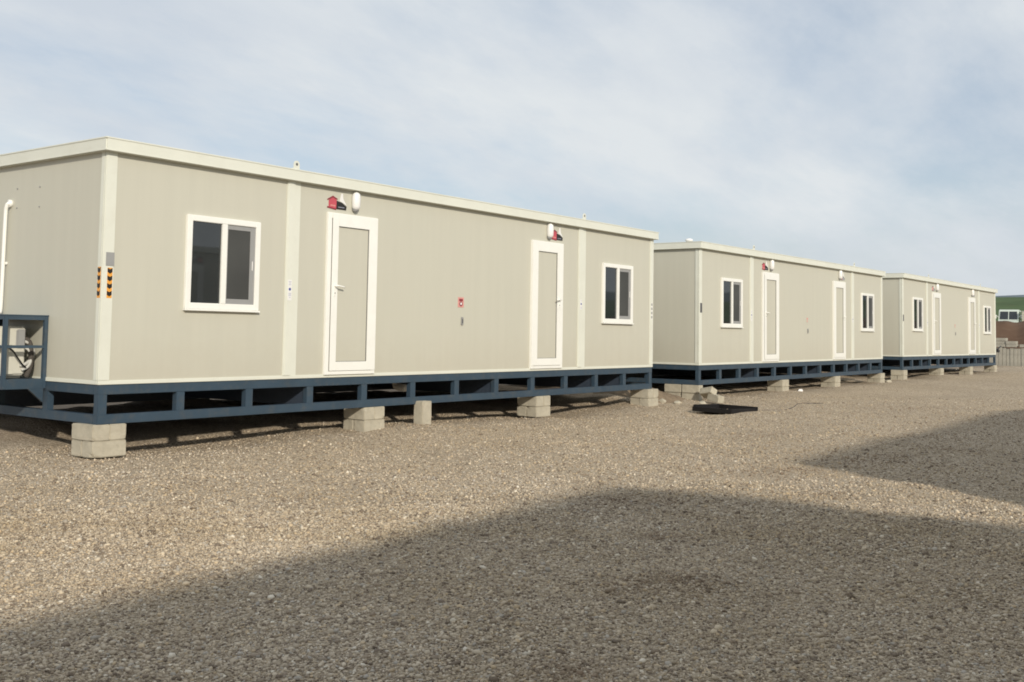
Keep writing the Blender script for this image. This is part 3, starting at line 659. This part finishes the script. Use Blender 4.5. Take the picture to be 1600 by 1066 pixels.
# ------------------------------------------------------------------ slab store behind the last cabin
zs = float(ground_z(48, 2))
rs = random.Random(9)
def slab_mesh(seed, w_=.1705, d_=.42, h_=.93):
    b = MB(); rr = random.Random(seed); b.box(-d_ / 2, d_ / 2, -w_ / 2, w_ / 2, 0, h_, .012)
    me = bpy.data.meshes.new('kerb_stone'); bmesh.ops.recalc_face_normals(b.bm, faces=b.bm.faces); b.bm.to_mesh(me); b.bm.free(); me.materials.append(M['slab']); return me
S1 = [slab_mesh(s) for s in range(2)]; S2 = [slab_mesh(s, .46, .45, .145) for s in range(2)]
SX = 50.0
for k in range(26):
    o = link('kerb_stone', S1[k % 2]); o.scale.z = rs.uniform(.97, 1.03); o.location = (SX + rs.uniform(-.025, .025), -.6 + k * .172 + rs.uniform(-.004, .004), zs - .06 * rs.random()); o.rotation_euler = (R(rs.uniform(-.25, .25)), R(rs.uniform(-.8, .8)), R(rs.uniform(-1.5, 1.5)))
    o['kind'] = 'thing'; tag(o, 'grey concrete slab standing upright in the long row past the last cabin', 'concrete slab', 'upright concrete slabs past the last cabin')
for r_ in range(5):
    y = 3.6 if r_ > 3 else 3.45
    n = [6, 6, 5, 3, 2][r_]
    for k in range(n):
        yy = 4.05 - k * .48 + rs.uniform(-.02, .02)
        o = link('paving_block', S2[k % 2]); o.location = (SX + rs.uniform(-.03, .03), yy, zs + .94 + r_ * .15); o.rotation_euler = (0, 0, R(rs.uniform(-2, 2)))
        tag(o, 'flat grey concrete block stacked on top of the upright slabs', 'concrete block', 'flat concrete blocks on the upright slabs')
# lower tan pile in front
for k in range(5):
    for r_ in range(1 + (k % 2)):
        o = link('paving_block', S2[k % 2]); o.location = (SX + .02, 1.05 - k * .49, zs + .94 + r_ * .15); o.rotation_euler = (0, 0, R(rs.uniform(-6, 6)))
        tag(o, 'loose concrete block at the low right end of the upright slab row', 'concrete block', 'loose blocks at the low end of the slab row')

# ------------------------------------------------------------------ far country
def ridge(name, dist, base_ang, span, prof, depth, mat, n=160, m=14):
    """hill range on an arc round the yard: prof(angle) gives crest height"""
    A = np.linspace(base_ang - span, base_ang + span, n); Tt = np.linspace(0, 1, m)
    AA, TT = np.meshgrid(A, Tt, indexing='ij')
    RR = dist + TT * depth
    hh = np.array([prof(a) for a in A])[:, None] * np.sin(np.clip(TT * 1.25, 0, 1) * math.pi / 2) ** 1.3 - 0.4 * (1 - TT)
    hh = hh + np.sin(AA * 90 + TT * 9) * .15 * TT
    o = grid_mesh(name, CAM.x + RR * np.cos(AA), CAM.y + RR * np.sin(AA), hh, mat); tag(o, kind='structure'); return o
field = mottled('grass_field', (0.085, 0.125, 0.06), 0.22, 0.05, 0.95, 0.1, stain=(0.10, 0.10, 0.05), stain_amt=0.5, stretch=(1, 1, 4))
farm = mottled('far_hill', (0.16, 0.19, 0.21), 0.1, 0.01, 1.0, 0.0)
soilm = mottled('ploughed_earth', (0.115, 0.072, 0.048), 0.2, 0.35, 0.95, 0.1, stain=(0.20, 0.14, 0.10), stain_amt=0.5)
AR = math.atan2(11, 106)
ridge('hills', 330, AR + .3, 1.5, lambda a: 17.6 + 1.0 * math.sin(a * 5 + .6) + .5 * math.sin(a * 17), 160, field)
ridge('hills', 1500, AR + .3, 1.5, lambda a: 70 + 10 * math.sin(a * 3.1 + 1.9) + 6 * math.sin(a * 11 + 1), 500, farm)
ridge('earth_bank', 84, AR + .25, .9, lambda a: 2.86 + .12 * math.sin(a * 31) + .07 * math.sin(a * 83) + .06 * math.sin(a * 241) + .05 * math.sin(a * 397 + 1), 10, soilm, n=900)

# van and container beyond the bank
van = bpy.data.objects.new('van', None); C.objects.link(van); van.location = (101, 12.4, 1.97); van.rotation_euler = (0, 0, R(187))
tag(van, 'pale van with a split windscreen half hidden behind the brown earth bank', 'van')
pv = mottled('van_paint', (0.55, 0.60, 0.53), 0.04, 2.0, 0.35, 0.5)
b = MB()
side = [(-1.9, .35), (1.55, .35), (1.75, .75), (1.62, 1.15), (1.0, 1.35), (.62, 2.18), (.4, 2.3), (-1.75, 2.3), (-1.9, 2.15)]
b.poly([(x, -.85, z) for x, z in side], (0, 1.7, 0)); bmesh.ops.bevel(b.bm, geom=b.bm.edges[:], offset=.05, segments=2, affect='EDGES'); b.build('body', pv, van)
for xa, xb, name in ((-.38, .52, 'side_window'), (-1.35, -.52, 'side_window')):
    for y in (-.862, .852):
        b = MB(); p = [(xa, y, 1.32), (xb, y, 1.32), (xb - (.0 if xb < 0 else -.18), y, 1.34), (xb - (.0 if xb < 0 else .06), y, 2.12), (xa, y, 2.12)]
        b.poly(p, (0, .01, 0)); b.build(name, M['glass'] if xa < -1 else mottled('hazy_glass', (.12, .16, .15), .1, 2, .2, .5), van)
b = MB(); b.poly([(1.02, -.74, 1.36), (1.02, .74, 1.36), (.68, .70, 2.1), (.68, -.70, 2.1)], (.03, 0, .012)); b.build('windscreen', M['glass'], van)
b = MB(); b.poly([(1.05, -.03, 1.34), (1.05, .03, 1.34), (.69, .03, 2.12), (.69, -.03, 2.12)], (.03, 0, .012)); b.build('windscreen_post', pv, van)
for y in (-1, 1):
    b = MB(); b.tube(smooth([(.95, y * .80, 1.5), (1.05, y * 1.0, 1.72), (1.05, y * 1.1, 1.72)], 4), .02, 6); b.box(1.0, 1.06, y * 1.12 - .1, y * 1.12 + .1, 1.45, 1.8, .02); b.build('mirror', M['white'], van)
for x in (-1.2, 1.05):
    for y in (-.88, .70):
        b = MB(); b.tube([(x, y, .32), (x, y + .18, .32)], .32, 20); wl = b.build('wheel', M['black'], van)
        b = MB(); b.tube([(x, y - .004, .32), (x, y + .184, .32)], .18, 16); b.build('rim', M['grey'], wl)
MB().box(1.70, 1.82, -.8, .8, .38, .62, .03).build('bumper', M['darkgrey'], van)
box = bpy.data.objects.new('storage_container', None); C.objects.link(box); box.location = (101, 8.8, 1.95)
tag(box, 'cream box container beyond the earth bank, right of the van', 'container')
b = MB(); b.box(-1.2, 1.2, -2.3, 2.3, .12, 2.1, .03)
for k in range(22): b.box(-1.225, -1.19, -2.2 + k * .2, -2.1 + k * .2, .25, 1.98)
b.build('body', mottled('cream_paint', (.60, .58, .46), .05, 2, .5), box)
MB().box(-1.23, 1.23, -2.33, 2.33, 2.101, 2.17, .02).build('roof', M['roofing'], box)
for y in (-2.0, 1.8): MB().box(-1.1, 1.1, y, y + .2, 0, .121).build('skid', M['darkgrey'], box)
# ground they stand on: a low terrace behind the bank
xs = np.linspace(91, 130, 20); ys = np.linspace(-20, 60, 30); X, Y = np.meshgrid(xs, ys, indexing='ij')
Z = 1.95 + .02 * np.sin(X) * np.sin(Y * .7) - 2.5 * np.clip((np.abs(X - 108) - 14) / 5, 0, 1) - 2.5 * np.clip((np.abs(Y - 20) - 32) / 6, 0, 1)
tag(grid_mesh('terrace', X, Y, Z, soilm), kind='structure')
